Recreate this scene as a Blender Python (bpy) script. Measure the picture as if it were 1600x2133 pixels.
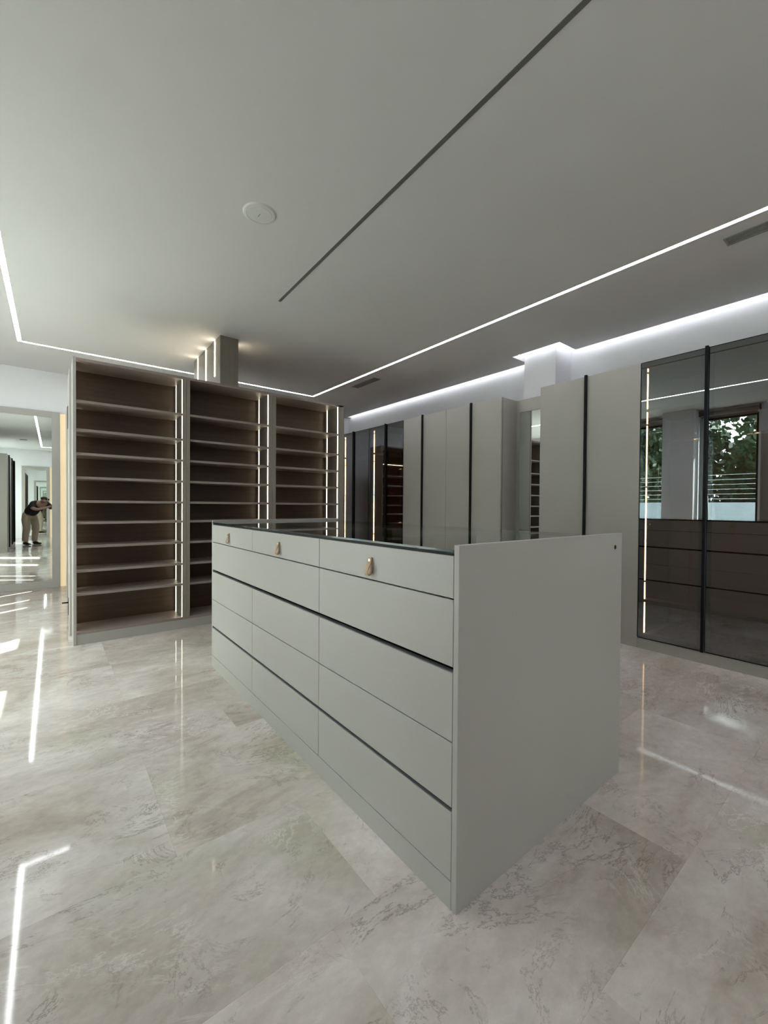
import bpy, bmesh, math, random
from mathutils import Vector, Matrix, noise

random.seed(7)
SC = bpy.context.scene
COL = SC.collection
for _o in list(bpy.data.objects):
    bpy.data.objects.remove(_o)

# ------------------------------------------------------------------ camera
H_CAM = 1.1
cam_data = bpy.data.cameras.new('camera')
cam = bpy.data.objects.new('camera', cam_data)
COL.objects.link(cam)
cam_data.sensor_fit = 'VERTICAL'
cam_data.sensor_height = 24.0
cam_data.lens = 24.0 * 871.884 / 2133.0
cam_data.clip_start = 0.01
cam_data.clip_end = 200
CX = Vector((0.78504758, -0.61939304, 0.0072496))
CY = Vector((0.00248658, 0.01485463, 0.99988657))
CZ = Vector((-0.61943047, -0.78494051, 0.01320176))
m = Matrix((CX, CY, CZ)).transposed().to_4x4()
m.translation = Vector((0, 0, H_CAM))
cam.matrix_world = m
SC.camera = cam

# ------------------------------------------------------------------ light and exposure
SC.view_settings.view_transform = 'Standard'
SC.view_settings.look = 'None'
SC.view_settings.gamma = 1.0
SC.view_settings.use_curve_mapping = False
SC.view_settings.exposure = 2.22
SKY = 4.6
SUN = 7.0
LED_WHITE = 10.0
LED_COVE = 5.5
LED_WARM = 1.9

world = bpy.data.worlds.new('sky_world')
SC.world = world
world.use_nodes = True
wn = world.node_tree.nodes
wl = world.node_tree.links
wn.clear()
w_out = wn.new('ShaderNodeOutputWorld')
w_bg = wn.new('ShaderNodeBackground')
w_sky = wn.new('ShaderNodeTexSky')
w_sky.sky_type = 'HOSEK_WILKIE'
w_sky.turbidity = 4.0
w_sky.ground_albedo = 0.35
SUN_DIR = Vector((-0.82 * math.cos(math.radians(50)), -0.57 * math.cos(math.radians(50)), math.sin(math.radians(50)))).normalized()
w_sky.sun_direction = SUN_DIR
w_mix = wn.new('ShaderNodeMix')
w_mix.data_type = 'RGBA'
w_mix.inputs[0].default_value = 0.7
w_mix.inputs[7].default_value = (0.95, 1.0, 0.98, 1)
wl.new(w_sky.outputs[0], w_mix.inputs[6])
wl.new(w_mix.outputs[2], w_bg.inputs[0])
w_bg.inputs[1].default_value = SKY
wl.new(w_bg.outputs[0], w_out.inputs[0])

sun_d = bpy.data.lights.new('sun', 'SUN')
sun_d.energy = SUN
sun_d.angle = 0.009
sun_d.color = (1.0, 0.97, 0.93)
sun = bpy.data.objects.new('sun', sun_d)
sun.rotation_euler = SUN_DIR.to_track_quat('Z', 'Y').to_euler()
sun.location = (-8, -5, 12)
COL.objects.link(sun)

X_LW = -1.85          # inner face of the window wall
X_RW = 4.60
Y_FAR = 7.08
Y_BACK = -3.50
Z_C = 2.84
WINDOWS = [(1.60, 2.385), (2.90, 4.72), (4.92, 5.75), (-3.38, -1.40)]
W_TOP = 2.72
for i, (a, b) in enumerate(WINDOWS):      # sampling portals in the window openings
    pd = bpy.data.lights.new('window_portal', 'AREA')
    pd.shape = 'RECTANGLE'
    pd.size = W_TOP
    pd.size_y = b - a
    pd.cycles.is_portal = True
    po = bpy.data.objects.new('window_portal', pd)
    po.location = (X_LW - 0.26, (a + b) / 2, W_TOP / 2)
    po.rotation_euler = (0, -math.pi / 2, 0)
    COL.objects.link(po)

cy = SC.cycles
cy.use_denoising = True
try:
    cy.denoiser = 'OPENIMAGEDENOISE'
except Exception:
    pass
cy.max_bounces = 12
cy.diffuse_bounces = 6
cy.glossy_bounces = 8
cy.transmission_bounces = 8
cy.transparent_max_bounces = 24
cy.sample_clamp_indirect = 8.0
cy.caustics_reflective = False
cy.caustics_refractive = False

# ------------------------------------------------------------------ materials
def new_mat(name):
    mt = bpy.data.materials.new(name)
    mt.use_nodes = True
    nt = mt.node_tree
    return mt, nt, nt.nodes['Principled BSDF'], nt.nodes['Material Output']

def simple(name, col, rough=0.5, metal=0.0, var=0.03, scale=6.0, bump=0.0, spec=0.5):
    mt, nt, bs, out = new_mat(name)
    N, L = nt.nodes, nt.links
    tc = N.new('ShaderNodeTexCoord')
    nz = N.new('ShaderNodeTexNoise')
    nz.inputs['Scale'].default_value = scale
    nz.inputs['Detail'].default_value = 4
    L.new(tc.outputs['Object'], nz.inputs['Vector'])
    cr = N.new('ShaderNodeValToRGB')
    cr.color_ramp.elements[0].position = 0.3
    cr.color_ramp.elements[1].position = 0.7
    cr.color_ramp.elements[0].color = (*[max(0, c * (1 - var)) for c in col], 1)
    cr.color_ramp.elements[1].color = (*[min(1, c * (1 + var)) for c in col], 1)
    L.new(nz.outputs['Fac'], cr.inputs[0])
    L.new(cr.outputs[0], bs.inputs['Base Color'])
    bs.inputs['Roughness'].default_value = rough
    bs.inputs['Metallic'].default_value = metal
    bs.inputs['Specular IOR Level'].default_value = spec
    if bump:
        n2 = N.new('ShaderNodeTexNoise')
        n2.inputs['Scale'].default_value = scale * 20
        L.new(tc.outputs['Object'], n2.inputs['Vector'])
        bp = N.new('ShaderNodeBump')
        bp.inputs['Strength'].default_value = bump
        bp.inputs['Distance'].default_value = 0.002
        L.new(n2.outputs['Fac'], bp.inputs['Height'])
        L.new(bp.outputs[0], bs.inputs['Normal'])
    return mt

def wood(name, c1, c2, rough=0.5, axis=0):
    mt, nt, bs, out = new_mat(name)
    N, L = nt.nodes, nt.links
    tc = N.new('ShaderNodeTexCoord')
    mp = N.new('ShaderNodeMapping')
    sc = [40, 40, 40]
    sc[axis] = 1.6
    mp.inputs['Scale'].default_value = sc
    L.new(tc.outputs['Object'], mp.inputs['Vector'])
    nz = N.new('ShaderNodeTexNoise')
    nz.inputs['Scale'].default_value = 1.5
    nz.inputs['Detail'].default_value = 6
    L.new(mp.outputs[0], nz.inputs['Vector'])
    cr = N.new('ShaderNodeValToRGB')
    cr.color_ramp.elements[0].position = 0.3
    cr.color_ramp.elements[1].position = 0.72
    cr.color_ramp.elements[0].color = (*c1, 1)
    cr.color_ramp.elements[1].color = (*c2, 1)
    L.new(nz.outputs['Fac'], cr.inputs[0])
    L.new(cr.outputs[0], bs.inputs['Base Color'])
    bs.inputs['Roughness'].default_value = rough
    return mt

def emit(name, col, strength):
    mt, nt, bs, out = new_mat(name)
    bs.inputs['Base Color'].default_value = (0.8, 0.8, 0.8, 1)
    bs.inputs['Emission Color'].default_value = (*col, 1)
    bs.inputs['Emission Strength'].default_value = strength
    return mt

def glassy(name, tint, refl, gloss_col, fres=None):
    """clear or smoked sheet: see-through tint mixed with a mirror-like coat"""
    mt, nt, bs, out = new_mat(name)
    N, L = nt.nodes, nt.links
    N.remove(bs)
    tr = N.new('ShaderNodeBsdfTransparent')
    tr.inputs[0].default_value = (*tint, 1)
    gl = N.new('ShaderNodeBsdfGlossy')
    gl.inputs['Color'].default_value = (*gloss_col, 1)
    gl.inputs['Roughness'].default_value = 0.0
    mx = N.new('ShaderNodeMixShader')
    if fres:
        # Schlick from the facing term: the same on both faces of the sheet
        lw = N.new('ShaderNodeLayerWeight')
        pw = N.new('ShaderNodeMath'); pw.operation = 'POWER'; pw.inputs[1].default_value = 5.0
        L.new(lw.outputs['Facing'], pw.inputs[0])
        mr = N.new('ShaderNodeMapRange')
        mr.inputs[3].default_value = ((fres - 1) / (fres + 1)) ** 2
        mr.inputs[4].default_value = 1.0
        L.new(pw.outputs[0], mr.inputs[0])
        L.new(mr.outputs[0], mx.inputs[0])
    else:
        mx.inputs[0].default_value = refl
    L.new(tr.outputs[0], mx.inputs[1])
    L.new(gl.outputs[0], mx.inputs[2])
    L.new(mx.outputs[0], out.inputs['Surface'])
    return mt

def marble():
    mt, nt, bs, out = new_mat('cream_marble')
    N, L = nt.nodes, nt.links
    geo = N.new('ShaderNodeNewGeometry')
    oi = N.new('ShaderNodeObjectInfo')
    cmb = N.new('ShaderNodeCombineXYZ')
    mul = N.new('ShaderNodeMath'); mul.operation = 'MULTIPLY'; mul.inputs[1].default_value = 37.0
    mul2 = N.new('ShaderNodeMath'); mul2.operation = 'MULTIPLY'; mul2.inputs[1].default_value = 91.0
    L.new(oi.outputs['Random'], mul.inputs[0]); L.new(oi.outputs['Random'], mul2.inputs[0])
    L.new(mul.outputs[0], cmb.inputs[0]); L.new(mul2.outputs[0], cmb.inputs[1]); L.new(mul.outputs[0], cmb.inputs[2])
    add = N.new('ShaderNodeVectorMath'); add.operation = 'ADD'
    L.new(geo.outputs['Position'], add.inputs[0]); L.new(cmb.outputs[0], add.inputs[1])
    def mapped(scale, rot):
        mp = N.new('ShaderNodeMapping')
        mp.inputs['Scale'].default_value = scale
        mp.inputs['Rotation'].default_value = (0, 0, rot)
        L.new(add.outputs[0], mp.inputs['Vector'])
        return mp.outputs[0]
    def nz(vec, scale, detail=6, rough=0.6, dist=0.0):
        n = N.new('ShaderNodeTexNoise')
        n.inputs['Scale'].default_value = scale
        n.inputs['Detail'].default_value = detail
        n.inputs['Roughness'].default_value = rough
        n.inputs['Distortion'].default_value = dist
        L.new(vec, n.inputs['Vector'])
        return n
    def ramp(src, stops):
        r = N.new('ShaderNodeValToRGB')
        e = r.color_ramp.elements
        while len(e) < len(stops):
            e.new(0.5)
        for k, (p, c) in enumerate(stops):
            e[k].position = p
            e[k].color = (*c, 1) if len(c) == 3 else c
        L.new(src, r.inputs[0])
        return r.outputs[0]
    def mix(fac, a, b, mode='MIX'):
        x = N.new('ShaderNodeMix'); x.data_type = 'RGBA'; x.blend_type = mode
        if isinstance(fac, float): x.inputs[0].default_value = fac
        else: L.new(fac, x.inputs[0])
        for s, v in ((6, a), (7, b)):
            if isinstance(v, tuple): x.inputs[s].default_value = (*v, 1)
            else: L.new(v, x.inputs[s])
        return x.outputs[2]
    v1 = mapped((1.0, 1.7, 1), 0.5)
    base = ramp(nz(v1, 1.8, 8, 0.62, 0.6).outputs['Fac'],
                [(0.30, (0.34, 0.290, 0.252)), (0.44, (0.45, 0.398, 0.36)), (0.56, (0.51, 0.462, 0.432)), (0.70, (0.62, 0.575, 0.55))])
    # pinkish, greenish clouds
    pk = ramp(nz(mapped((1, 1, 1), 0.0), 0.9, 3, 0.5, 0.3).outputs['Fac'], [(0.48, (0, 0, 0)), (0.68, (1, 1, 1))])
    base = mix(pk, base, mix(0.6, base, (0.46, 0.375, 0.35)))
    gn = ramp(nz(mapped((1.3, 1, 1), 1.0), 1.3, 3, 0.5, 0.5).outputs['Fac'], [(0.58, (0, 0, 0)), (0.72, (1, 1, 1))])
    base = mix(gn, base, mix(0.5, base, (0.38, 0.37, 0.28)))
    # per-tile tone
    tone = N.new('ShaderNodeMapRange')
    tone.inputs[3].default_value = 0.93; tone.inputs[4].default_value = 1.07
    L.new(oi.outputs['Random'], tone.inputs[0])
    tv = N.new('ShaderNodeVectorMath'); tv.operation = 'SCALE'
    L.new(base, tv.inputs[0]); L.new(tone.outputs[0], tv.inputs['Scale'])
    base = tv.outputs[0]
    # fine grain
    fg = ramp(nz(mapped((1, 1.5, 1), 0.6), 22, 5, 0.7).outputs['Fac'], [(0.3, (0.90, 0.90, 0.90)), (0.7, (1.07, 1.07, 1.07))])
    base = mix(1.0, base, fg, 'MULTIPLY')
    # white healed veins
    wv = nz(mapped((1.0, 2.2, 1), 0.9), 1.5, 10, 0.7, 1.6)
    wr = ramp(wv.outputs['Fac'], [(0.485, (0, 0, 0)), (0.5, (1, 1, 1)), (0.515, (0, 0, 0))])
    msk = ramp(nz(mapped((1, 1, 1), 0.2), 1.7, 3).outputs['Fac'], [(0.5, (0, 0, 0)), (0.65, (1, 1, 1))])
    wf = mix(1.0, wr, msk, 'MULTIPLY')
    base = mix(mix(1.0, wf, (0.6, 0.6, 0.6), 'MULTIPLY'), base, (0.72, 0.69, 0.65))
    # thin dark stylolites, only here and there
    for (rot, sc, seed, st) in ((0.55, 1.25, 2.2, 0.62), (-0.2, 2.4, 1.3, 0.5)):
        dv = nz(mapped((1.0, seed, 1), rot), sc, 12, 0.72, 1.2)
        dr = ramp(dv.outputs['Fac'], [(0.488, (0, 0, 0)), (0.4965, (1, 1, 1)), (0.505, (0, 0, 0))])
        mk = ramp(nz(mapped((1, 1, 1), rot + 1), sc * 1.9, 4, 0.6).outputs['Fac'], [(0.50, (0, 0, 0)), (0.60, (1, 1, 1))])
        df = mix(1.0, dr, mk, 'MULTIPLY')
        base = mix(mix(1.0, df, (min(1, st * 1.35),) * 3, 'MULTIPLY'), base, (0.15, 0.125, 0.10))
    # small dark pits
    vo = N.new('ShaderNodeTexVoronoi')
    vo.inputs['Scale'].default_value = 7.0
    L.new(mapped((1, 1.4, 1), 0.3), vo.inputs['Vector'])
    pit = ramp(vo.outputs['Distance'], [(0.03, (0.6, 0.6, 0.6)), (0.075, (0, 0, 0))])
    pm = ramp(nz(mapped((1, 1, 1), 0), 3.1, 2).outputs['Fac'], [(0.58, (0, 0, 0)), (0.62, (1, 1, 1))])
    base = mix(mix(1.0, pit, pm, 'MULTIPLY'), base, (0.2, 0.17, 0.13))
    L.new(base, bs.inputs['Base Color'])
    rr = N.new('ShaderNodeMapRange')
    rr.inputs[3].default_value = 0.025; rr.inputs[4].default_value = 0.075
    L.new(nz(mapped((1, 1, 1), 0), 5, 4).outputs['Fac'], rr.inputs[0])
    L.new(rr.outputs[0], bs.inputs['Roughness'])
    bs.inputs['Specular IOR Level'].default_value = 0.18
    bp = N.new('ShaderNodeBump')
    bp.inputs['Strength'].default_value = 0.02
    bp.inputs['Distance'].default_value = 0.002
    L.new(nz(mapped((1, 1, 1), 0), 14, 3).outputs['Fac'], bp.inputs['Height'])
    L.new(bp.outputs[0], bs.inputs['Normal'])
    return mt

M = {}
M['marble'] = marble()
M['grout'] = simple('grout', (0.30, 0.27, 0.24), 0.8)
M['ceiling'] = simple('ceiling_paint', (0.62, 0.62, 0.612), 0.75, var=0.01, scale=1.2)
M['wall'] = simple('white_wall_paint', (0.74, 0.74, 0.77), 0.8, var=0.012, scale=2)
M['greige'] = simple('greige_laminate', (0.352, 0.338, 0.312), 0.42, var=0.015, scale=3, bump=0.04)
M['wardrobe'] = simple('greige_laminate_darkened', (0.290, 0.270, 0.243), 0.45, var=0.015, scale=3, bump=0.04)  # greige laminate darkened in place of daylight falloff away from the windows
M['greige_edge'] = simple('greige_edge_band', (0.40, 0.39, 0.36), 0.45, var=0.01)
M['brown'] = wood('brown_interior', (0.046, 0.024, 0.011), (0.070, 0.040, 0.020), 0.5)
M['brown_lit'] = wood('brown_interior_lightened', (0.15, 0.088, 0.05), (0.20, 0.125, 0.075), 0.5, axis=2)  # lighter copy of the brown interior, in place of warm strip light
M['taupe'] = wood('taupe_shelf', (0.215, 0.175, 0.155), (0.26, 0.215, 0.195), 0.42)
M['taupe_side'] = wood('taupe_side', (0.20, 0.175, 0.145), (0.24, 0.21, 0.175), 0.5, axis=2)
M['black'] = simple('black_anodised_metal', (0.004, 0.004, 0.005), 0.5, var=0.0, spec=0.15)
M['shadow_gap'] = simple('black_channel_and_gap_shade', (0.002, 0.002, 0.002), 0.9, var=0.0, spec=0.05)  # near-black colour carries the shade of drawer gaps and finger channels
M['lip'] = simple('grey_channel_lip', (0.16, 0.16, 0.165), 0.4)
M['smoked'] = glassy('smoked_mirror_glass', (0.46, 0.42, 0.40), 0.25, (0.82, 0.89, 0.92))
M['clear'] = glassy('clear_glass', (0.90, 0.95, 0.92), 0, (1, 1, 1), fres=1.55)
M['pane'] = glassy('green_tinted_pane', (0.89, 0.93, 0.905), 0, (1, 1, 1), fres=1.45)
M['glass_edge'] = simple('dark_green_glass_edge', (0.01, 0.025, 0.022), 0.08, var=0.0)
M['velvet'] = simple('dark_tray_lining', (0.012, 0.012, 0.012), 0.9)
M['leather'] = simple('tan_leather', (0.42, 0.285, 0.19), 0.55, var=0.12, scale=40, bump=0.3)
M['leather_edge'] = simple('dark_leather_edge', (0.16, 0.10, 0.06), 0.6)
M['brass'] = simple('brass', (0.75, 0.62, 0.36), 0.25, metal=1.0)
M['chrome'] = simple('chrome', (0.8, 0.8, 0.8), 0.15, metal=1.0)
M['grey_plastic'] = simple('white_grey_plastic', (0.62, 0.63, 0.61), 0.4, var=0.01)
M['vent'] = simple('grey_vent_metal', (0.26, 0.26, 0.255), 0.5)
M['slot'] = simple('grey_slot_metal', (0.115, 0.12, 0.105), 0.6)
M['led'] = emit('white_led_diffuser', (0.93, 0.97, 1.0), LED_WHITE)
M['led_cove'] = emit('white_cove_led', (0.93, 0.95, 1.0), LED_COVE)
M['led_warm'] = emit('warm_led_diffuser', (1.0, 0.90, 0.66), LED_WARM)
M['led_amber'] = emit('amber_led_diffuser', (1.0, 0.76, 0.42), 6.0)
M['warm_panel'] = emit('warm_lit_panel', (1.0, 0.78, 0.46), 0.125)
_pb = M['warm_panel'].node_tree.nodes['Principled BSDF']
_pb.inputs['Base Color'].default_value = (0.45, 0.36, 0.24, 1)
M['led_pier'] = emit('cream_led_diffuser', (1.0, 0.86, 0.62), 5.0)
M['render_white'] = simple('pale_rendered_garden_wall', (0.34, 0.40, 0.44), 0.9, var=0.05, scale=8, bump=0.3)
M['paving'] = simple('grey_paving', (0.20, 0.19, 0.175), 0.8, var=0.1, scale=2)
M['steel'] = simple('galvanised_steel', (0.5, 0.52, 0.52), 0.4, metal=0.7)
M['leaf'] = simple('dark_green_leaf', (0.018, 0.042, 0.014), 0.6, var=0.4, scale=3)
M['bark'] = simple('bark', (0.09, 0.065, 0.045), 0.9, var=0.3, scale=20)
M['curtain'] = simple('white_curtain', (0.78, 0.80, 0.80), 0.9)
mt, nt, bs, out = new_mat('added_sheer_voile')  # translucent cloth of the curtains added to diffuse daylight
nt.nodes.remove(bs)
_t = nt.nodes.new('ShaderNodeBsdfTranslucent'); _t.inputs[0].default_value = (0.92, 0.93, 0.93, 1)
_d = nt.nodes.new('ShaderNodeBsdfDiffuse'); _d.inputs[0].default_value = (0.92, 0.94, 0.92, 1)
_x = nt.nodes.new('ShaderNodeMixShader'); _x.inputs[0].default_value = 0.3
nt.links.new(_t.outputs[0], _x.inputs[1]); nt.links.new(_d.outputs[0], _x.inputs[2]); nt.links.new(_x.outputs[0], out.inputs[0])
M['sheer'] = mt
M['skin'] = simple('skin', (0.34, 0.20, 0.15), 0.5, var=0.06, scale=20)
M['black_cloth'] = simple('black_polo_cotton', (0.012, 0.013, 0.016), 0.85, var=0.2, scale=30)
M['khaki'] = simple('khaki_twill', (0.40, 0.34, 0.26), 0.85, var=0.06, scale=30)
M['shoe'] = simple('black_shoe_leather', (0.012, 0.011, 0.010), 0.35)
M['hair'] = simple('dark_hair', (0.03, 0.02, 0.015), 0.6, var=0.4, scale=80)
M['phone'] = simple('dark_phone_glass', (0.02, 0.02, 0.024), 0.15)
mt, nt, bs, out = new_mat('silver_mirror')
bs.inputs['Base Color'].default_value = (0.88, 0.93, 0.90, 1)
bs.inputs['Metallic'].default_value = 1.0
bs.inputs['Roughness'].default_value = 0.0
M['mirror'] = mt

# ------------------------------------------------------------------ helpers
BOXES = {}
def box_mesh(dx, dy, dz, mat, bevel):
    key = (round(dx, 5), round(dy, 5), round(dz, 5), mat.name, bevel)
    if key in BOXES:
        return BOXES[key]
    bm = bmesh.new()
    bmesh.ops.create_cube(bm, size=1.0)
    for v in bm.verts:
        v.co = Vector((v.co.x * dx, v.co.y * dy, v.co.z * dz))
    if bevel:
        bmesh.ops.bevel(bm, geom=bm.edges[:], offset=min(bevel, min(dx, dy, dz) * 0.3), segments=1, affect='EDGES')
    me = bpy.data.meshes.new('box')
    bm.to_mesh(me); bm.free()
    me.materials.append(mat)
    BOXES[key] = me
    return me

def wloc(o):
    v = Vector((0, 0, 0))
    while o is not None:
        v += o.location
        o = o.parent
    return v

def place(name, me, loc, parent=None):
    o = bpy.data.objects.new(name, me)
    COL.objects.link(o)
    o.parent = parent
    o.location = Vector(loc) - (wloc(parent) if parent else Vector((0, 0, 0)))
    return o

def box(name, xr, yr, zr, mat, parent=None, bevel=0.0):
    x0, x1 = sorted(xr); y0, y1 = sorted(yr); z0, z1 = sorted(zr)
    return place(name, box_mesh(x1 - x0, y1 - y0, z1 - z0, M[mat], bevel),
                 ((x0 + x1) / 2, (y0 + y1) / 2, (z0 + z1) / 2), parent)

def multi(name, boxes, mat, parent=None, origin=(0, 0, 0)):
    bm = bmesh.new()
    for (x0, x1, y0, y1, z0, z1) in boxes:
        r = bmesh.ops.create_cube(bm, size=1.0)
        for v in r['verts']:
            v.co = Vector((x0 + (v.co.x + .5) * (x1 - x0), y0 + (v.co.y + .5) * (y1 - y0), z0 + (v.co.z + .5) * (z1 - z0))) - Vector(origin)
    me = bpy.data.meshes.new(name)
    bm.to_mesh(me); bm.free()
    me.materials.append(M[mat])
    return place(name, me, origin, parent)

def mesh_obj(name, verts, faces, mat, parent=None, origin=(0, 0, 0), smooth=False):
    me = bpy.data.meshes.new(name)
    me.from_pydata([Vector(v) - Vector(origin) for v in verts], [], faces)
    me.materials.append(M[mat])
    if smooth:
        for p in me.polygons: p.use_smooth = True
    me.update()
    return place(name, me, origin, parent)

def cyl(name, a, b, r, mat, parent=None, n=16, r2=None):
    a = Vector(a); b = Vector(b)
    d = (b - a); q = d.to_track_quat('Z', 'Y')
    bm = bmesh.new()
    bmesh.ops.create_cone(bm, cap_ends=True, segments=n, radius1=r, radius2=r if r2 is None else r2, depth=d.length)
    for v in bm.verts:
        v.co = q @ v.co
    me = bpy.data.meshes.new(name)
    bm.to_mesh(me); bm.free()
    for p in me.polygons: p.use_smooth = len(p.vertices) == 4
    me.materials.append(M[mat])
    return place(name, me, (a + b) / 2, parent)

def tag(o, label=None, cat=None, group=None, kind=None):
    if label: o['label'] = label
    if cat: o['category'] = cat
    if group: o['group'] = group
    if kind: o['kind'] = kind
    return o

def empty(name, loc, label=None, cat=None, group=None, kind=None):
    o = bpy.data.objects.new(name, None)
    o.empty_display_size = 0.1
    COL.objects.link(o)
    o.location = loc
    return tag(o, label, cat, group, kind)

# ------------------------------------------------------------------ floor of marble tiles
floor = box('floor', (X_LW, X_RW), (Y_BACK, Y_FAR), (-0.06, -0.02), 'grout')
tag(floor, 'polished cream marble tiled floor', kind='structure')
rows = [-3.50, -2.86, -2.20, -1.55, -0.895, -0.235, 0.425, 0.92, 1.413, 2.07, 2.73, 3.39, 4.05, 4.71, 5.37, 6.03, 6.60, 7.08]
known = {5: 0.98, 6: 1.547, 7: 0.71, 8: 0.30, 9: 0.71, 10: 0.305, 4: 0.45}
random.seed(11)
for r in range(len(rows) - 1):
    y0, y1 = rows[r], rows[r + 1]
    L0 = 0.98
    ref = known.get(r, random.uniform(0, L0))
    x = ref - L0 * math.ceil((ref - X_LW) / L0)
    while x < X_RW - 0.01:
        a, b = max(x, X_LW), min(x + L0, X_RW)
        if b - a > 0.03:
            g = 0.00012
            t = box('tile', (a + g, b - g), (y0 + g, y1 - g), (-0.02, 0), 'marble', floor)
        x += L0

# ------------------------------------------------------------------ ceiling
# slab with a stepped cove gap along both long walls, LED channels let into it
CE_R, CE_L = 4.51, -1.75
ceil_boxes = []
ZT = Z_C + 0.05
LX0, LX1, LY0, LY1, LW = -0.300, 3.226, -2.45, 5.935, 0.034    # outline of the LED rectangle (outer-left edges), strip width
xs = sorted([X_LW, LX0, LX0 + LW, LX1, LX1 + LW, 4.173, CE_R])
pil0, pil1 = 2.334, 2.913
# strips in Y around the channels, all of them 5 cm thick
def slab(x0, x1, y0, y1): ceil_boxes.append((x0, x1, y0, y1, Z_C, ZT))
slab(X_LW, LX0, 1.5, Y_FAR); slab(CE_L, LX0, -1.3, 1.5); slab(X_LW, LX0, Y_BACK, -1.3)
slab(LX0, LX1 + LW, LY1 + LW, Y_FAR); slab(LX0, LX1 + LW, Y_BACK, LY0)
slab(LX0 + LW, LX1, LY0 + LW, LY1)
slab(LX1 + LW, 4.173, Y_BACK, Y_FAR)
slab(4.173, CE_R, Y_BACK, pil0); slab(4.173, CE_R, pil1, 6.90)
slab(4.173, X_RW, 6.90, Y_FAR)
ceil_boxes.append((X_LW, X_RW, Y_BACK, Y_FAR, 3.04, 3.10))
ceiling = multi('ceiling', ceil_boxes, 'ceiling')
tag(ceiling, 'smooth pale grey plaster ceiling', kind='structure')

led = empty('ceiling_light', (LX0, LY0, Z_C), 'long white LED strip set in the ceiling as a rectangle around the room', 'light')
zl = (Z_C + 0.003, Z_C + 0.012)
box('light_strip', (LX0, LX0 + LW), (LY0, LY1 + LW), zl, 'led', led)
box('light_strip', (LX1, LX1 + LW), (LY0, LY1 + LW), zl, 'led', led)
box('light_strip', (LX0 + LW, LX1), (LY1, LY1 + LW), zl, 'led', led)
box('light_strip', (LX0 + LW, LX1), (LY0, LY0 + LW), zl, 'led', led)

# cove strips, hidden above the slab edge and washing the wall
cove = empty('cove_light', (CE_R, 0, Z_C), 'hidden white LED cove light washing the wall above the right wardrobes', 'light')
def cv(xr, yr): box('light_strip', xr, yr, (ZT, ZT + 0.012), 'led_cove', cove)
cv((4.49, 4.508), (Y_BACK + .05, pil0 - 0.02)); cv((4.49, 4.508), (pil1 + .02, 6.88))
cv((4.155, 4.171), (pil0 - .02, pil1 + .02))
cv((4.19, 4.50), (pil0 - .018, pil0 - .002)); cv((4.19, 4.50), (pil1 + .002, pil1 + .018))
cove2 = empty('cove_light', (CE_L, 0, Z_C), 'hidden white LED cove light above the window side wardrobes', 'light')
box('light_strip', (CE_L + .002, CE_L + .018), (-1.25, 1.45), (ZT, ZT + .012), 'led_cove', cove2)

# dark slot line, a hair off parallel as in the picture
a = Vector((1.512, 3.372, Z_C)); b = Vector((1.39, -1.0, Z_C))
dirv = (b - a).normalized(); side = Vector((-dirv.y, dirv.x, 0)) * 0.011
vs = []
for z in (Z_C - 0.0035, Z_C + 0.002):
    for p in (a + side, a - side, b - side, b + side):
        vs.append((p.x, p.y, z))
sl = mesh_obj('ceiling_slot', vs, [(3, 2, 1, 0), (4, 5, 6, 7), (0, 1, 5, 4), (1, 2, 6, 5), (2, 3, 7, 6), (3, 0, 4, 7)], 'slot', None, (a.x, a.y, Z_C))
tag(sl, 'long thin dark slot running across the ceiling', 'track')

# round cover
cc = Vector((0.966, 2.442, Z_C))
spk = empty('ceiling_speaker', cc, 'round white flush disc cover on the ceiling', 'speaker')
bm = bmesh.new()
prof = [(0.0, -0.010), (0.070, -0.010), (0.0715, -0.0085), (0.074, -0.0085), (0.0755, -0.010), (0.088, -0.008), (0.094, -0.003), (0.095, 0.0)]
n = 48
ring = []
for (r_, z_) in prof:
    if r_ == 0: ring.append([bm.verts.new((0, 0, z_))]); continue
    ring.append([bm.verts.new((r_ * math.cos(2 * math.pi * k / n), r_ * math.sin(2 * math.pi * k / n), z_)) for k in range(n)])
for i in range(len(ring) - 1):
    A, B = ring[i], ring[i + 1]
    for k in range(n):
        k2 = (k + 1) % n
        if len(A) == 1: bm.faces.new((A[0], B[k2], B[k]))
        else: bm.faces.new((A[k], A[k2], B[k2], B[k]))
me = bpy.data.meshes.new('disc'); bm.to_mesh(me); bm.free()
me.materials.append(M['grey_plastic'])
place('disc', me, cc, spk)
box('slit', (0.9640, 0.9665), (2.432, 2.462), (Z_C - 0.0112, Z_C - 0.0095), 'slot', spk)

def vent(label, xr, yr, n):
    v = empty('ceiling_vent', ((xr[0] + xr[1]) / 2, (yr[0] + yr[1]) / 2, Z_C), label, 'vent')
    x0, x1 = xr; y0, y1 = yr
    f = 0.012
    multi('frame', [(x0, x1, y0, y0 + f, Z_C - .006, Z_C), (x0, x1, y1 - f, y1, Z_C - .006, Z_C),
                    (x0, x0 + f, y0 + f, y1 - f, Z_C - .006, Z_C), (x1 - f, x1, y0 + f, y1 - f, Z_C - .006, Z_C)], 'vent', v, v.location)
    box('backing', (x0 + f, x1 - f), (y0 + f, y1 - f), (Z_C - .0015, Z_C), 'slot', v)
    for k in range(n):
        xx = x0 + f + (k + .5) * (x1 - x0 - 2 * f) / n
        box('slat', (xx - .003, xx + .003), (y0 + f, y1 - f), (Z_C - .006, Z_C - .0016), 'vent', v)
vent('long grey air vent slot beside the far end of the ceiling light', (3.405, 3.515), (4.55, 5.10), 5)
vent('grey air vent slot at the right edge of the picture', (3.385, 3.50), (0.15, 0.79), 5)
vent('small square grey ceiling vent reflected in the framed mirror', (-0.72, -0.56), (-0.96, -0.80), 6)

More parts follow.
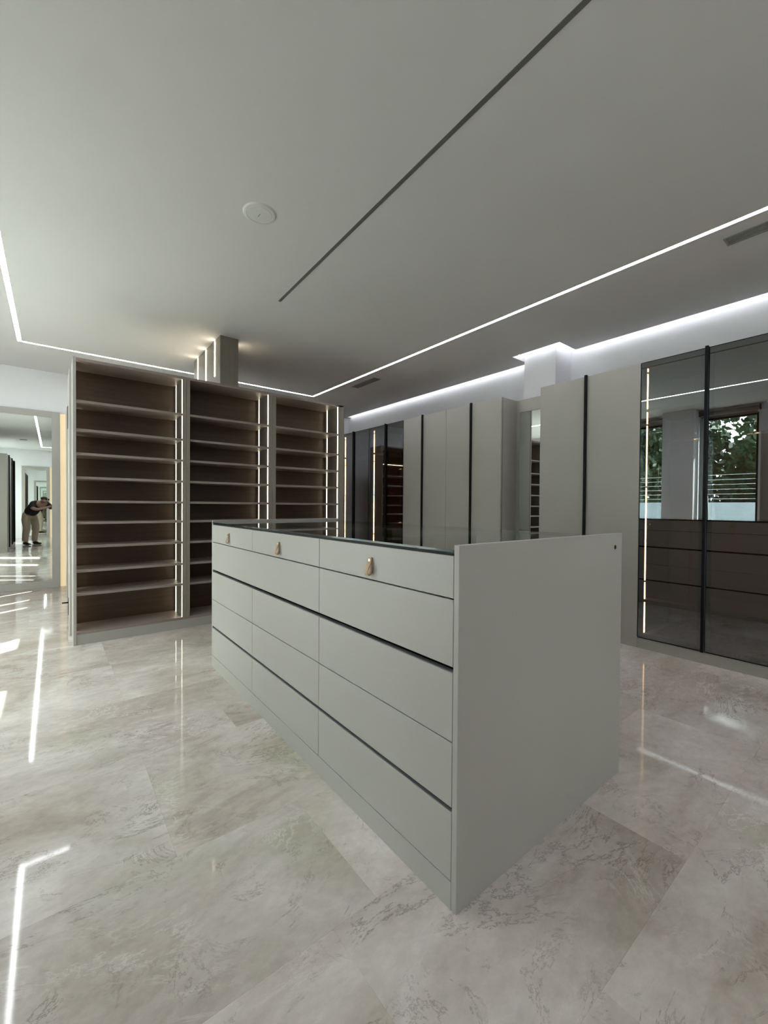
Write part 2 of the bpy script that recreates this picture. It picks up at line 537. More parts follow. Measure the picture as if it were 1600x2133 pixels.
# ------------------------------------------------------------------ walls
tag(box('wall_far', (X_LW - .25, X_RW + .2), (Y_FAR, Y_FAR + 0.2), (-0.06, 3.10), 'wall'), 'white painted far wall behind the shelving', kind='structure')
tag(box('wall_back', (X_LW - .25, X_RW + .2), (Y_BACK - 0.2, Y_BACK), (-0.06, 3.10), 'wall'), 'white painted wall behind the photographer', kind='structure')
wr = empty('wall_right', (X_RW, 1, 0)); tag(wr, 'white wall above the long row of wardrobes', kind='structure')
box('wall_panel', (X_RW, X_RW + .2), (Y_BACK, Y_FAR), (-.06, 3.10), 'wall', wr)
tag(box('pillar', (4.27, X_RW), (2.43, 2.815), (0, 3.04), 'wall', bevel=.002), 'white square pillar rising behind the mirror niche', kind='structure')
tag(box('wall_corner', (4.46, X_RW), (6.98, Y_FAR), (0, Z_C), 'wall'), 'white wall return in the far right corner', kind='structure')
lw = []
edge = [Y_BACK] + [v for w in sorted(WINDOWS) for v in w] + [Y_FAR]
for k in range(0, len(edge), 2):
    lw.append((X_LW - .25, X_LW, edge[k], edge[k + 1], -.06, 3.10))
for (a_, b_) in WINDOWS:
    lw.append((X_LW - .25, X_LW, a_, b_, W_TOP, 3.10))
    lw.append((X_LW - .25, X_LW, a_, b_, -.06, 0.0))
tag(multi('wall_left', lw, 'wall'), 'white wall with tall garden windows', kind='structure')
tag(box('pillar', (X_LW, -1.52), (2.40, 2.88), (0, Z_C), 'wall', bevel=.002), 'white square pillar between the two garden windows', kind='structure')

for k, (a_, b_) in enumerate(WINDOWS):
    w = empty('window_%d' % (k + 1), (X_LW - .12, (a_ + b_) / 2, 0))
    tag(w, ['tall garden window between the pillar and the wardrobes', 'tall garden window left of the pillar as mirrored', 'tall garden window nearest the far wall', 'wide garden window behind the photographer'][k], kind='structure')
    fx = (X_LW - .16, X_LW - .10)
    fw = .045
    box('frame_stile', fx, (a_, a_ + fw), (0, W_TOP), 'black', w)
    box('frame_stile', fx, (b_ - fw, b_), (0, W_TOP), 'black', w)
    box('frame_rail', fx, (a_ + fw, b_ - fw), (W_TOP - fw, W_TOP), 'black', w)
    box('frame_rail', fx, (a_ + fw, b_ - fw), (0, fw), 'black', w)
    box('pane', (X_LW - .134, X_LW - .128), (a_ + fw, b_ - fw), (fw, W_TOP - fw), 'pane', w)
    bl = empty('roller_blind', (X_LW + .05, (a_ + b_) / 2, Z_C - .1),
               ['rolled up brown blind above the window beside the wardrobes', 'rolled up brown blind above the window beyond the pillar', 'rolled up brown blind above the window nearest the far wall', 'rolled up brown blind above the window behind the photographer'][k], 'blind')
    cyl('roll', (X_LW + .05, a_ - .02, Z_C - .07), (X_LW + .05, b_ + .0, Z_C - .07), .03, 'taupe', bl)
    box('bracket', (X_LW, X_LW + .09), (a_ - .028, a_ - .022), (Z_C - .11, Z_C - .02), 'black', bl)
    box('bracket', (X_LW, X_LW + .09), (b_ + .002, b_ + .008), (Z_C - .11, Z_C - .02), 'black', bl)
    box('hem_bar', (X_LW + .018, X_LW + .024), (a_ + .01, b_ - .01), (Z_C - .155, Z_C - .12), 'taupe', bl)

# unseen sheer curtains, added over widened glazing to spread sunlight indoors
def sheer(label, ya, yb):
    vs, fs = [], []
    nc, nz_ = 90, 6
    for j in range(nz_ + 1):
        z = 0.02 + (W_TOP - .02) * j / nz_
        for i in range(nc + 1):
            t = i / nc
            vs.append((X_LW + .07 + .016 * math.sin(t * (yb - ya) * 55 + .25 * math.sin(z * 2)), ya + (yb - ya) * t, z))
    for j in range(nz_):
        for i in range(nc):
            p = j * (nc + 1) + i
            fs.append((p, p + 1, p + nc + 2, p + nc + 1))
    return tag(mesh_obj('added_sheer_curtain', vs, fs, 'sheer', None, (X_LW + .07, (ya + yb) / 2, 0), smooth=True), label, 'curtain')
sheer('unseen sheer curtain, added to diffuse daylight, half drawn over the second garden window', 3.42, 4.72)
sheer('unseen sheer curtain, added to diffuse daylight, drawn over the garden window by the far wall', 5.20, 5.75)
sheer('unseen sheer curtain, added to diffuse daylight, drawn over the garden window behind the photographer', -3.38, -2.05)

# curtain gathered beside the pillar
vs, fs = [], []
nc, nzc = 40, 12
for j in range(nzc + 1):
    z = 0.02 + (2.70 - .02) * j / nzc
    wdt = .11 if z > 1.6 else .11 + .05 * math.sin((1.6 - z) * 1.6)
    for i in range(nc + 1):
        t = i / nc
        y = 2.385 - wdt + wdt * t
        vs.append((X_LW + .05 + .018 * math.sin(t * 26 + .3 * math.sin(z * 2)), y, z))
for j in range(nzc):
    for i in range(nc):
        p = j * (nc + 1) + i
        fs.append((p, p + 1, p + nc + 2, p + nc + 1))
cur = mesh_obj('curtain', vs, fs, 'curtain', None, (X_LW + .05, 2.33, 0), smooth=True)
sm = cur.modifiers.new('thickness', 'SOLIDIFY'); sm.thickness = .002
tag(cur, 'white curtain gathered beside the pillar at the garden window', 'curtain')

# ------------------------------------------------------------------ wardrobes along both walls
Z_W = 2.235
def wardrobe(label, y0, y1, bar, s, front, glass, depth=.62, rails=True, led_side=1, open_sides=False, cat='wardrobe', group=None):
    """s=+1: body runs towards +X behind the front plane; s=-1 towards -X"""
    X = lambda d: front + s * d
    t = .018
    w = empty('wardrobe', (X(depth / 2), (y0 + y1) / 2, 0), label, cat, group)
    g = .0004
    box('plinth', (X(.004), X(depth)), (y0 + g, y1 - g), (0, .083), 'wardrobe', w)
    inner = 'brown_lit'
    box('side_panel', (X(.03), X(depth)), (y0 + g, y0 + t), (.084, Z_W), inner if glass else 'wardrobe', w)
    box('side_panel', (X(.03), X(depth)), (y1 - t, y1 - g), (.084, Z_W), inner if glass else 'wardrobe', w)
    box('top_panel', (X(.03), X(depth)), (y0 + t, y1 - t), (Z_W - t, Z_W), 'brown_lit', w)
    box('base_panel', (X(.03), X(depth)), (y0 + t, y1 - t), (.084, .084 + t), 'brown_lit', w)
    box('back_panel', (X(depth - .012), X(depth)), (y0 + t, y1 - t), (.084 + t, Z_W - t), 'brown_lit', w)
    if glass:
        box('shelf', (X(.05), X(depth - .012)), (y0 + t, y1 - t), (1.86, 1.88), 'taupe', w)
        box('shelf', (X(.05), X(depth - .012)), (y0 + t, y1 - t), (.36, .38), 'taupe', w)
        for rz in ((1.64, .87) if y0 > 4 else (1.64,)):
            r_ = cyl('hanging_rail', (X(.30), y0 + t, rz), (X(.30), y1 - t, rz), .011, 'chrome', w, 10)
            for yy, dd in ((y0 + t, 1), (y1 - t, -1)):
                cyl('rail_socket', (X(.30), yy, rz), (X(.30), yy + dd * .012, rz), .02, 'chrome', r_, 12)
        for yy, dd in ((y1 - t, -1), (y0 + t, 1)):
            box('light_strip', (X(.075), X(.089)), (yy, yy + dd * .005), (.11, Z_W - .03), 'led_amber', w)
        for zz in (.52, 1.27, 1.76, 2.17):
            for yy, dd in ((y1 - t, -1), (y0 + t, 1)):
                box('shelf_pin', (X(.070), X(.090)), (yy, yy + dd * .008), (zz - .006, zz + .006), 'black', w)
    for (a_, b_, hy) in ((y0, bar, 1), (bar, y1, -1)):
        gg = .0012
        d = box('door', (X(0), X(.020)), (a_ + gg, b_ - gg), (.085, Z_W), 'wardrobe', w, .0008) if not glass else None
        if glass:
            f = .034
            d = box('door', (X(0.0), X(.005)), (a_ + gg, b_ - gg), (.085, Z_W), 'smoked', w)
            d['label'] = 'smoked mirror glass door'
            ya, yb, za, zb = a_ + gg, b_ - gg, .085, Z_W
            xa, xb = sorted((X(.0055), X(.024)))
            multi('door_frame', [(xa, xb, ya, ya + f, za, zb), (xa, xb, yb - f, yb, za, zb),
                                 (xa, xb, ya + f, yb - f, za, za + f), (xa, xb, ya + f, yb - f, zb - f, zb)], 'black', d, d.location + w.location)
            e = .004
            xa, xb = sorted((X(-.0012), X(.0052)))
            multi('edge_trim', [(xa, xb, ya - .001, ya + e, za, zb), (xa, xb, yb - e, yb + .001, za, zb),
                                (xa, xb, ya + e, yb - e, za - .003, za + e), (xa, xb, ya + e, yb - e, zb - e, zb + .001)], 'black', d, d.location + w.location)
    box('handle_bar', (X(-.022), X(.006)), (bar - .009, bar + .009), (.083, Z_W + .008), 'black', w)
    return w

FR = 3.615
wardrobe('greige two door wardrobe with black bar between the mirror niche and the glass doors', 1.343, 2.206, 1.771, 1, FR, False)
wardrobe('smoked glass wardrobe at the right edge lit by a warm vertical strip', 0.49, 1.343, 0.918, 1, FR, True)
wardrobe('smoked glass wardrobe just outside the right edge of the picture', -0.363, 0.49, 0.065, 1, FR, True)
wardrobe('greige two door wardrobe on the right wall behind the camera', -1.216, -0.363, -0.79, 1, FR, False)
wardrobe('greige wardrobe on the right wall further behind the camera', -2.07, -1.216, -1.643, 1, FR, False)
wardrobe('greige wardrobe in the back right corner', -2.92, -2.07, -2.495, 1, FR, False)
wardrobe('greige two door wardrobe whose side forms the left cheek of the mirror niche', 2.645, 3.415, 3.037, 1, FR, False)
wardrobe('greige two door wardrobe next to the far smoked glass doors', 3.415, 4.178, 3.811, 1, FR, False)
wardrobe('far smoked glass wardrobe right next to the greige doors', 4.178, 4.947, 4.550, 1, FR, True)
wardrobe('far smoked glass wardrobe beside the end of the tall shelving', 4.947, 5.72, 5.340, 1, FR, True)
wardrobe('greige wardrobe hidden past the shelving at the far end', 5.72, 6.49, 6.10, 1, FR, False)
tag(box('filler_panel', (FR, FR + .62), (6.491, Y_FAR - .0005), (0, Z_W), 'wardrobe'), 'greige filler panel closing the wardrobe row at the far wall', 'panel')
tag(box('filler_panel', (FR, FR + .62), (Y_BACK + .0005, -2.921), (0, Z_W), 'wardrobe'), 'greige filler panel closing the wardrobe row behind the camera', 'panel')

FL = -0.83
wardrobe('window side greige wardrobe whose flat end shows in the framed mirror', 0.52, 1.375, 0.95, -1, FL, False)
wardrobe('second greige wardrobe of the window side row', -0.335, 0.52, 0.09, -1, FL, False)
wardrobe('window side smoked glass wardrobe next to the greige doors', -1.19, -0.335, -0.76, -1, FL, True)
tag(box('end_panel', (FL + .0, FL - .92), (1.376, 1.395), (0, Z_W), 'wardrobe'), 'pale greige end panel of the window side wardrobes', 'panel')

# mirror niche
XN = 3.885
nich = empty('mirror_niche', (XN, 2.425, 0), 'narrow recessed mirror framed in greige between two wardrobe blocks', 'mirror')
box('stile', (XN, XN + .03), (2.605, 2.6445), (0, Z_W), 'wardrobe', nich)
box('stile', (XN, XN + .03), (2.2065, 2.225), (0, Z_W), 'wardrobe', nich)
box('top_rail', (XN, XN + .03), (2.225, 2.605), (2.105, Z_W), 'wardrobe', nich)
box('plinth', (XN, XN + .03), (2.225, 2.605), (0, .083), 'wardrobe', nich)
box('mirror_panel', (XN + .008, XN + .014), (2.225, 2.605), (.083, 2.105), 'mirror', nich)
box('backing', (XN + .0145, XN + .30), (2.2065, 2.6445), (0, Z_W - .001), 'wardrobe', nich)
# cheek that closes the side of the block facing the niche is the wardrobe's own side panel

# ------------------------------------------------------------------ shelving units
SHELF_TOPS = [1.913, 1.690, 1.504, 1.318, 1.132, 0.963, 0.776, 0.585, 0.402]
def shelving(label, xo, yf, depth, bays, strips=True, ztop=Z_W):
    """facing -Y. bays: list of (inner left, inner right) X; between them double dividers"""
    u = empty('shelving_unit', ((xo[0] + xo[1]) / 2, yf + depth / 2, 0), label, 'shelving')
    Y = (yf, yf + depth)
    box('plinth', (xo[0] + .02, xo[1] - .02), (yf + .006, yf + depth), (0, .08), 'greige', u)
    box('top_panel', (xo[0] + .02, xo[1] - .02), Y, (ztop - .022, ztop), 'taupe', u)
    box('back_panel', (xo[0] + .02, xo[1] - .02), (yf + depth - .01, yf + depth), (.08, ztop - .022), 'brown', u)
    box('side_panel', (xo[0], bays[0][0]), Y, (0, ztop + .004), 'greige', u, .001)
    box('side_panel', (bays[-1][1], xo[1]), Y, (0, ztop + .004), 'taupe_side', u, .001)
    for i in range(len(bays) - 1):
        a_, b_ = bays[i][1], bays[i + 1][0]
        mid = (a_ + b_) / 2
        box('divider', (a_, mid - .0008), (yf + .002, yf + depth - .01), (.08, ztop - .022), 'taupe_side', u, .0008)
        box('divider', (mid + .0008, b_), (yf + .002, yf + depth - .01), (.08, ztop - .022), 'taupe_side', u, .0008)
    for (a_, b_) in bays:
        box('base_board', (a_, b_), (yf + .004, yf + depth - .01), (.08, .10), 'taupe', u, .0008)
        for z in SHELF_TOPS:
            box('shelf', (a_, b_), (yf + .012, yf + depth - .01), (z - .020, z), 'taupe', u, .0008)
        if not strips:
            box('light_strip', (a_ + .01, b_ - .01), (yf + .02, yf + .028), (SHELF_TOPS[0] - .0225, SHELF_TOPS[0] - .0202), 'led_amber', u)
            continue
        for (xx, dd) in ((b_, -1), (a_, 1)) if (a_, b_) != bays[1] else ((b_, -1),):
            for yy in (yf + .020, yf + depth - .082):
                box('light_strip', (xx, xx + dd * (.0018 if dd < 0 else .0002)), (yy, yy + .012), (.101, ztop - .023), 'led_warm', u)
    return u

shelving('tall open shelving unit of three bays with warm vertical light strips', (0.1165, 2.587), 4.022, .335,
         [(0.1375, 0.899), (0.959, 1.697), (1.773, 2.52)])
shelving('open shelving unit by the far wall seen only mirrored in the smoked doors', (0.119, 2.42), 6.16, .38,
         [(0.139, 0.87), (0.91, 1.63), (1.67, 2.40)], strips=False)
rc = empty('rear_cupboard', (.7, 4.57, 0), 'greige cupboard back to back with the tall shelving, with a dark lever on its side', 'cupboard')
box('body', (.1025, 1.30), (4.359, 4.78), (0, Z_W), 'greige', rc, .001)
box('hinge_plate', (.0985, .1025), (4.70, 4.76), (1.78, 1.98), 'black', rc)
hp = box('handle_plate', (.0985, .1025), (4.66, 4.70), (.11, .26), 'black', rc)
cyl('lever', (.10, 4.68, .22), (.055, 4.68, .22), .006, 'black', hp, 10)

# partition pier to the ceiling with warm strips on its flank
pier = box('partition_pier', (1.340, 1.525), (4.42, 5.44), (0, Z_C), 'taupe_side', None, .001)
tag(pier, 'taupe pier rising from behind the shelving to the ceiling with warm light strips', 'pier')
for (yy, z0, z1) in ((5.26, 2.40, 2.83), (4.925, .3, 2.83), (4.60, 2.46, 2.83)):
    box('light_strip', (1.337, 1.340), (yy - .012, yy + .012), (z0, z1), 'led_pier', pier)

box('light_strip', (1.525, 1.5262), (4.56, 4.584), (2.46, 2.83), 'led_pier', pier)

# ------------------------------------------------------------------ framed mirrors on the end walls
def wall_mirror(label, x0, x1, yw, s, z1=2.314, strip_side=None):
    mnt = empty('framed_mirror', ((x0 + x1) / 2, yw, 0), label, 'mirror')
    f = .085
    yy = (yw, yw - s * .03)
    box('frame_stile', (x0, x0 + f), yy, (0, z1), 'greige', mnt, .001)
    box('frame_stile', (x1 - f, x1), yy, (0, z1), 'greige', mnt, .001)
    box('frame_rail', (x0 + f, x1 - f), yy, (z1 - .078, z1), 'greige', mnt, .001)
    box('frame_rail', (x0 + f, x1 - f), yy, (0, .085), 'greige', mnt, .001)
    box('mirror_panel', (x0 + f, x1 - f), (yw - s * .012, yw - s * .018), (.085, z1 - .078), 'mirror', mnt)
    return mnt
wall_mirror('large full height mirror in a greige frame on the far wall at left', -0.80, 0.066, Y_FAR, 1)
wall_mirror('full height framed mirror on the wall behind the photographer', -0.80, -0.10, Y_BACK, -1)
wp = box('glow_panel', (.068, .34), (Y_FAR - .012, Y_FAR - .001), (0.0, 2.30), 'warm_panel')  # glowing sheet in place of a wall washed by warm LED light
tag(wp, 'tall strip of warm LED-lit wall, built as a glowing panel, beside the framed mirror', 'light')
wp2 = box('glow_panel', (-.098, -.05), (Y_BACK + .001, Y_BACK + .012), (0, 2.30), 'warm_panel')
tag(wp2, 'tall warm glowing strip light on the wall behind the photographer', 'light')

# ------------------------------------------------------------------ island
IX0, IX1 = 0.847, 1.847
IY0, IY1 = 0.748, 2.968
isl = empty('island', ((IX0 + IX1) / 2, (IY0 + IY1) / 2, 0), 'greige dressing island with rows of drawers and a glass top', 'island')
PT = .019
box('end_panel', (IX0, IX1), (IY0, IY0 + PT), (0, .9975), 'greige', isl, .0012)
box('end_panel', (IX0, IX1), (IY1 - PT, IY1), (0, .9975), 'greige', isl, .0012)
cyl('cable_hole', (1.784, IY0 - .0006, .942), (1.784, IY0 + .001, .942), .0085, 'black', isl, 20)
ya, yb = IY0 + PT, IY1 - PT
box('carcass', (IX0 + .024, IX1 - .024), (ya, yb), (.01, .895), 'shadow_gap', isl)
box('tray_lining', (IX0 + .024, IX1 - .024), (ya, yb), (.895, .90), 'velvet', isl)
ym = [ya, 1.496, 2.226, yb]
for yy in ym[1:3]:
    box('tray_divider', (IX0 + .024, IX1 - .024), (yy - .006, yy + .006), (.90, .952), 'velvet', isl)
gt = box('glass_top', (IX0 + .0005, IX1 - .0005), (ya + .0005, yb - .0005), (.977, .984), 'clear', isl)
for xx in ((IX0 - .0006, IX0 + .0004), (IX1 - .0004, IX1 + .0006)):
    box('glass_edge', xx, (ya + .0005, yb - .0005), (.9772, .9838), 'glass_edge', gt)
for s_, xf in ((1, IX0), (-1, IX1)):
    X = lambda d: xf + s_ * d
    box('glass_support', (X(.004), X(.022)), (ya, yb), (.968, .9768), 'black', isl)
    g = .0012
    rowsz = [(.852, .967, 'three'), (.6655, .8475, 'two'), (.4610, .648, 'three'), (.281, .4575, 'three'), (.079, .2655, 'three')]
    for (z0, z1, kind) in rowsz:
        cells = [(ym[0], ym[1]), (ym[1], ym[2]), (ym[2], ym[3])] if kind == 'three' else [(ym[0], ym[1]), (ym[1], ym[3])]
        for (c0, c1) in cells:
            dr = box('drawer', (X(0), X(.020)), (c0 + g, c1 - g), (z0, z1), 'greige', isl, .0009)
            if z0 > .84:
                yc = {0: 1.142, 1: 1.882, 2: 2.610}[cells.index((c0, c1))]
                # leather loop: strap folded over itself, pinned at the top by a stud
                pts = [(.0015, .927), (.0020, .912), (.0022, .893), (.0030, .880), (.0075, .8695), (.0150, .8665), (.0205, .873), (.0195, .886), (.0135, .900), (.0075, .912), (.0048, .920), (.0045, .927)]
                wd = .0095
                vs, fs = [], []
                th = .0024
                n_ = len(pts)
                for i, (d_, z_) in enumerate(pts):
                    p0 = pts[max(0, i - 1)]; p1 = pts[min(n_ - 1, i + 1)]
                    tx, tz = p1[0] - p0[0], p1[1] - p0[1]
                    l_ = math.hypot(tx, tz); nx, nz_ = -tz / l_ * th / 2, tx / l_ * th / 2
                    wdl = wd * (0.8 if i in (0, n_ - 1) else 1.0)
                    for (sx, sy) in ((-1, -1), (1, -1), (1, 1), (-1, 1)):
                        vs.append((X(-(d_ + sx * nx)), yc + sy * wdl, z_ + sx * nz_))
                for i in range(n_ - 1):
                    for k in range(4):
                        k2 = (k + 1) % 4
                        fs.append((i * 4 + k, i * 4 + k2, i * 4 + 4 + k2, i * 4 + 4 + k))
                fs += [(0, 1, 2, 3), tuple((n_ - 1) * 4 + k for k in (3, 2, 1, 0))]
                pl = mesh_obj('leather_pull', vs, fs, 'leather', dr, (xf, yc, .9), smooth=False)
                pl['label'] = 'tan leather loop pull'
                cyl('stud', (X(-.0045), yc, .918), (X(-.0085), yc, .918), .0048, 'brass', dr, 14)
    for zz in (.648, .2655):
        box('channel_lip', (X(.004), X(.022)), (ya, yb), (zz - .004, zz + .0012), 'lip', isl)
    box('plinth', (X(.0), X(.022)), (ya + .0005, yb - .0005), (0, .0765), 'greige', isl)

# ------------------------------------------------------------------ garden outside the windows
tag(box('ground', (-30, X_LW - .25), (-20, 25), (-.12, -.06), 'paving'), 'pale paving outside the windows', kind='structure')
gw = empty('garden_wall', (-4.2, 3, -.06), 'low white rendered garden wall with a wire fence on top', 'fence')
box('wall_body', (-4.35, -4.15), (-8, 14), (-.06, 1.24), 'render_white', gw)
for k in range(11):
    cyl('fence_post', (-4.25, -7 + k * 2, 1.24), (-4.25, -7 + k * 2, 1.95), .02, 'steel', gw, 8)
for k in range(6):
    cyl('fence_wire', (-4.25, -8, 1.32 + k * .105), (-4.25, 14, 1.32 + k * .105), .004, 'steel', gw, 6)

def tree(label, x, y, h, r, seed):
    rnd = random.Random(seed)
    t = empty('tree', (x, y, -.06), label, 'tree')
    pts = [(x, y, -.06, .16), (x + rnd.uniform(-.1, .1), y + .1, h * .3, .12), (x + .1, y + rnd.uniform(-.2, .2), h * .6, .08), (x, y, h * .9, .03)]
    vs, fs = [], []
    nn = 10
    for (px, py, pz, pr) in pts:
        for k in range(nn):
            a_ = 2 * math.pi * k / nn
            vs.append((px + pr * math.cos(a_), py + pr * math.sin(a_), pz))
    for i in range(len(pts) - 1):
        for k in range(nn):
            k2 = (k + 1) % nn
            fs.append((i * nn + k, i * nn + k2, (i + 1) * nn + k2, (i + 1) * nn + k))
    mesh_obj('trunk', vs, fs, 'bark', t, (x, y, 0), True)
    vs, fs = [], []
    blobs = [(x + rnd.gauss(0, r * .45), y + rnd.gauss(0, r * .55), h * rnd.uniform(.22, .88), r * rnd.uniform(.35, .6)) for _ in range(22)]
    blobs = [(x + max(-r * .85, min(r * .85, bx - x)), y + max(-r * .85, min(r * .85, by - y)), bz, br) for (bx, by, bz, br) in blobs]
    for _ in range(7000):
        b_ = rnd.choice(blobs)
        v = Vector((rnd.gauss(0, 1), rnd.gauss(0, 1), rnd.gauss(0, 1))).normalized() * b_[3] * rnd.uniform(.5, 1.0)
        c = Vector(b_[:3]) + v
        if c.z < .9: continue
        u_ = Vector((rnd.gauss(0, 1), rnd.gauss(0, 1), rnd.gauss(0, 1))).normalized()
        w_ = u_.orthogonal().normalized()
        L_ = rnd.uniform(.08, .15)
        i0 = len(vs)
        vs += [c - u_ * L_, c + w_ * L_ * .45, c + u_ * L_, c - w_ * L_ * .45]
        fs.append((i0, i0 + 1, i0 + 2, i0 + 3))
    fo = mesh_obj('foliage', vs, fs, 'leaf', t, (x, y, h * .6))
    fo['kind'] = 'stuff'
tree('dark leafy tree behind the garden wall opposite the pillar', -7.6, 2.25, 5.4, 1.5, 1)
tree('dark leafy tree behind the garden wall toward the camera', -7.8, -3.4, 5.2, 1.5, 2)
tree('dark leafy tree behind the garden wall toward the far end', -7.8, 6.05, 5.6, 1.5, 3)
rnd = random.Random(5)
vs, fs = [], []
for _ in range(26000):
    c = Vector((rnd.uniform(-11.2, -10.2), rnd.uniform(-9, 15), 0))
    c.z = rnd.uniform(0, 1) * (4.2 + .5 * math.sin(c.y * 1.3) + .3 * math.sin(c.y * 3.1))
    u_ = Vector((rnd.gauss(0, 1), rnd.gauss(0, 1), rnd.gauss(0, 1))).normalized()
    w_ = u_.orthogonal().normalized()
    L_ = rnd.uniform(.10, .20); i0 = len(vs)
    vs += [c - u_ * L_, c + w_ * L_ * .5, c + u_ * L_, c - w_ * L_ * .5]
    fs.append((i0, i0 + 1, i0 + 2, i0 + 3))
tag(mesh_obj('hedge', vs, fs, 'leaf', None, (-10.7, 3, -.06)), 'tall dark green hedge closing the garden', 'hedge', kind='stuff')

# ------------------------------------------------------------------ photographer, bent forward behind the camera
U = Vector((0.6196, 0.7849, 0)); V = Vector((0.7849, -0.6196, 0))
def P(u, v, z): return U * u + V * v + Vector((0, 0, z))
PO = P(-.80, 0, 0)

def skin_mesh(chains, sub=2):
    """chains: list of vertex lists [((u,v,z), (rx, ry)) ...]; first chain is the root; others start at own root. returns verts, faces"""
    allv, allf = [], []
    for ch in chains:
        pts, edges = ch
        me = bpy.data.meshes.new('tmp')
        me.from_pydata([P(*p[0]) for p in pts], edges, [])
        ob = bpy.data.objects.new('tmp', me)
        COL.objects.link(ob)
        md = ob.modifiers.new('skin', 'SKIN')
        md.use_smooth_shade = True
        for i, p in enumerate(pts):
            me.skin_vertices[0].data[i].radius = p[1]
            me.skin_vertices[0].data[i].use_root = (i == 0)
        sb = ob.modifiers.new('sub', 'SUBSURF'); sb.levels = sub; sb.render_levels = sub
        dg = bpy.context.evaluated_depsgraph_get()
        ev = ob.evaluated_get(dg)
        m2 = ev.to_mesh()
        o0 = len(allv)
        allv += [v.co.copy() for v in m2.vertices]
        allf += [tuple(o0 + i for i in p.vertices) for p in m2.polygons]
        ev.to_mesh_clear()
        bpy.data.objects.remove(ob); bpy.data.meshes.remove(me)
    return allv, allf
def line(pts): return (pts, [(i, i + 1) for i in range(len(pts) - 1)])

head_c = (-.285, -.01, 1.205)
body_pts = [
    ((-.82, 0, .85), (.105, .09)), ((-.70, 0, .96), (.12, .10)), ((-.56, 0, 1.07), (.14, .105)), ((-.45, 0, 1.135), (.12, .09)),
    ((-.385, 0, 1.155), (.058, .055)), ((-.33, 0, 1.17), (.06, .06)), ((-.295, -.005, 1.20), (.082, .088)), ((-.262, -.008, 1.235), (.076, .078)),
    ((-.47, .19, 1.09), (.062, .06)), ((-.37, .26, .985), (.050, .048)), ((-.245, .235, .955), (.043, .040)), ((-.12, .13, 1.0), (.034, .032)), ((-.055, .062, 1.035), (.027, .022)), ((-.028, .046, 1.045), (.034, .018)),
    ((-.47, -.19, 1.09), (.062, .06)), ((-.37, -.26, .985), (.050, .048)), ((-.245, -.235, .955), (.043, .040)), ((-.12, -.13, 1.0), (.034, .032)), ((-.055, -.062, 1.035), (.027, .022)), ((-.028, -.046, 1.045), (.034, .018)),
    ((-.84, .085, .72), (.070, .070)), ((-.76, .12, .47), (.062, .062)), ((-.82, .13, .26), (.052, .052)), ((-.845, .135, .085), (.036, .036)), ((-.76, .14, .035), (.035, .025)),
    ((-.84, -.085, .72), (.070, .070)), ((-.74, -.12, .47), (.062, .062)), ((-.79, -.13, .26), (.052, .052)), ((-.81, -.135, .085), (.036, .036)), ((-.72, -.14, .035), (.035, .025)),
]
body_edges = [(0, 1), (1, 2), (2, 3), (3, 4), (4, 5), (5, 6), (6, 7),
              (3, 8), (8, 9), (9, 10), (10, 11), (11, 12), (12, 13), (3, 14), (14, 15), (15, 16), (16, 17), (17, 18), (18, 19),
              (0, 20), (20, 21), (21, 22), (22, 23), (23, 24), (0, 25), (25, 26), (26, 27), (27, 28), (28, 29)]
chains = [(body_pts, body_edges)]
for s in (1, -1):
    # four fingers wrap the phone edge, thumb on the screen side
    for k, (dz, ln) in enumerate(((.030, .9), (.010, 1.0), (-.010, .95), (-.029, .78))):
        z = 1.048 + dz
        chains.append(line([((-.036, s * .056, z), (.009, .009)), ((-.022, s * .056 * 1.0, z + .002), (.0088, .0088)), ((-.0045, s * (.050), z + .003), (.008, .008)),
                            ((.0035, s * (.050 - .014 * ln), z + .003), (.0072, .0072)), ((.0045, s * (.050 - .030 * ln), z + .002), (.006, .006))]))
    chains.append(line([((-.040, s * .052, 1.040), (.011, .011)), ((-.045, s * .040, 1.060), (.0105, .0105)), ((-.036, s * .026, 1.078), (.009, .009)), ((-.030, s * .018, 1.088), (.0075, .0075))]))
# nose and ears, rooted inside the head
chains.append(line([((-.235, -.008, 1.205), (.014, .014)), ((-.202, -.008, 1.196), (.010, .010)), ((-.195, -.008, 1.186), (.009, .009))]))
for s in (1, -1):
    chains.append(line([((-.30, -.008 + s * .07, 1.20), (.012, .016)), ((-.305, -.008 + s * .086, 1.205), (.010, .018)), ((-.31, -.008 + s * .090, 1.222), (.007, .012))]))
vs, fs = skin_mesh(chains)
person = mesh_obj('person', vs, fs, 'skin', None, tuple(PO), True)
tag(person, 'person in black polo and khaki trousers bending forward over a phone', 'person')

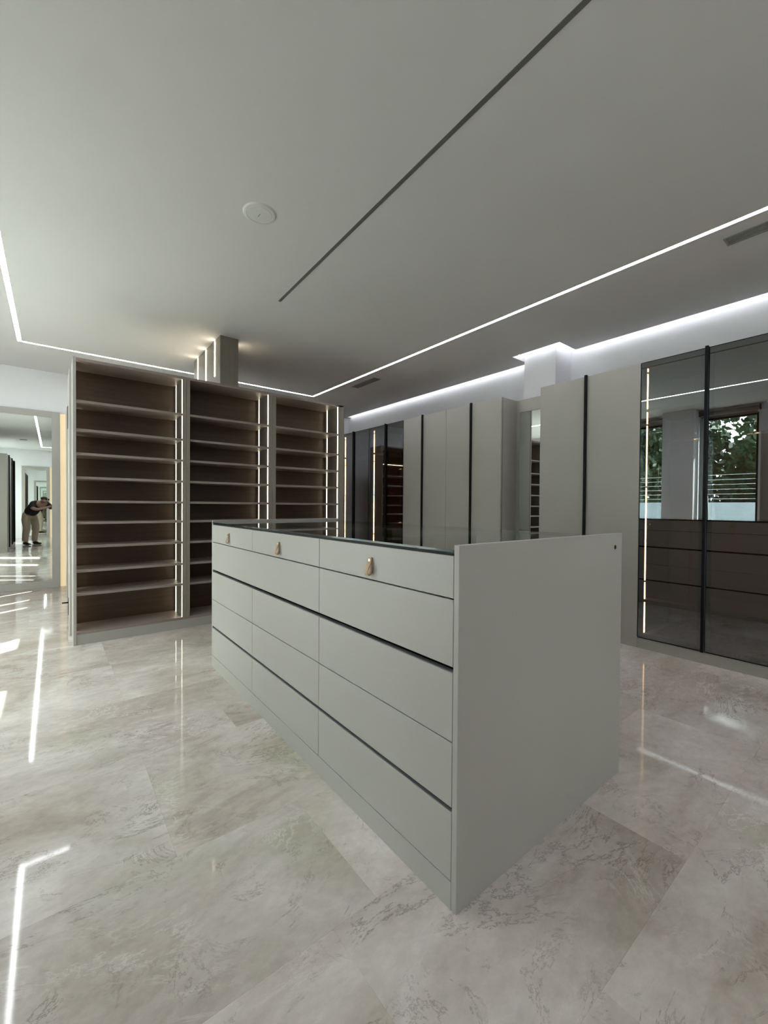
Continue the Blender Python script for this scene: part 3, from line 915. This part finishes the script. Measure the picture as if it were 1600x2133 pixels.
sh = [((-.85, 0, .81), (.186, .155)), ((-.70, 0, .965), (.172, .140)), ((-.56, 0, 1.075), (.172, .135)), ((-.455, 0, 1.13), (.140, .105)), ((-.415, 0, 1.145), (.075, .068)),
      ((-.47, .19, 1.09), (.082, .078)), ((-.405, .235, 1.02), (.072, .068)), ((-.365, .262, .98), (.066, .062)),
      ((-.47, -.19, 1.09), (.082, .078)), ((-.405, -.235, 1.02), (.072, .068)), ((-.365, -.262, .98), (.066, .062))]
vs, fs = skin_mesh([(sh, [(0, 1), (1, 2), (2, 3), (3, 4), (3, 5), (5, 6), (6, 7), (3, 8), (8, 9), (9, 10)])])
mesh_obj('polo_shirt', vs, fs, 'black_cloth', person, tuple(PO), True)
tr_ = [((-.84, 0, .84), (.172, .148)), ((-.77, 0, .92), (.168, .142)),
       ((-.845, .10, .72), (.108, .105)), ((-.765, .122, .47), (.085, .085)), ((-.82, .132, .25), (.076, .076)), ((-.84, .136, .08), (.068, .068)),
       ((-.845, -.10, .72), (.108, .105)), ((-.745, -.122, .47), (.085, .085)), ((-.79, -.132, .25), (.076, .076)), ((-.805, -.136, .08), (.068, .068))]
vs, fs = skin_mesh([(tr_, [(0, 1), (0, 2), (2, 3), (3, 4), (4, 5), (0, 6), (6, 7), (7, 8), (8, 9)])])
mesh_obj('trousers', vs, fs, 'khaki', person, tuple(PO), True)
for s, u0 in ((1, -.885), (-1, -.85)):
    pts = [((u0, s * .136, .045), (.042, .042)), ((u0 + .09, s * .14, .048), (.046, .044)), ((u0 + .18, s * .146, .035), (.048, .032)), ((u0 + .25, s * .15, .026), (.036, .023))]
    vs, fs = skin_mesh([line(pts)])
    vs = [Vector((v.x, v.y, max(v.z, 0.0))) for v in vs]
    mesh_obj('shoe', vs, fs, 'shoe', person, tuple(PO), True)
vs, fs = skin_mesh([line([((-.345, -.008, 1.205), (.072, .072)), ((-.315, -.008, 1.245), (.090, .072)), ((-.272, -.008, 1.272), (.082, .050))])])
mesh_obj('hair', vs, fs, 'hair', person, tuple(PO), True)
for s in (1, -1):
    c0 = P(-.205, -.008 + s * .030, 1.222)
    cyl('sunglass_lens', c0, c0 + U * .006, .021, 'phone', person, 16)
    cyl('eye', P(-.213, -.008 + s * .030, 1.222), P(-.207, -.008 + s * .030, 1.222), .011, 'grey_plastic', person, 10)
a_ = P(-.210, -.022, 1.168); b_ = P(-.210, .006, 1.168)
cyl('mouth', a_, b_, .005, 'leather_edge', person, 8)

# phone: lens at the camera position, body hanging below it, kept just behind the lens
ph_me = box_mesh(.0075, .074, .150, M['phone'], .003)
ph = bpy.data.objects.new('phone', ph_me)
COL.objects.link(ph)
ph.rotation_euler = (0, 0, math.atan2(U.y, U.x))
ph.location = P(-.012, 0, 1.1 - .055)
tag(ph, 'dark mobile phone held upright in both hands of the photographer', 'phone')
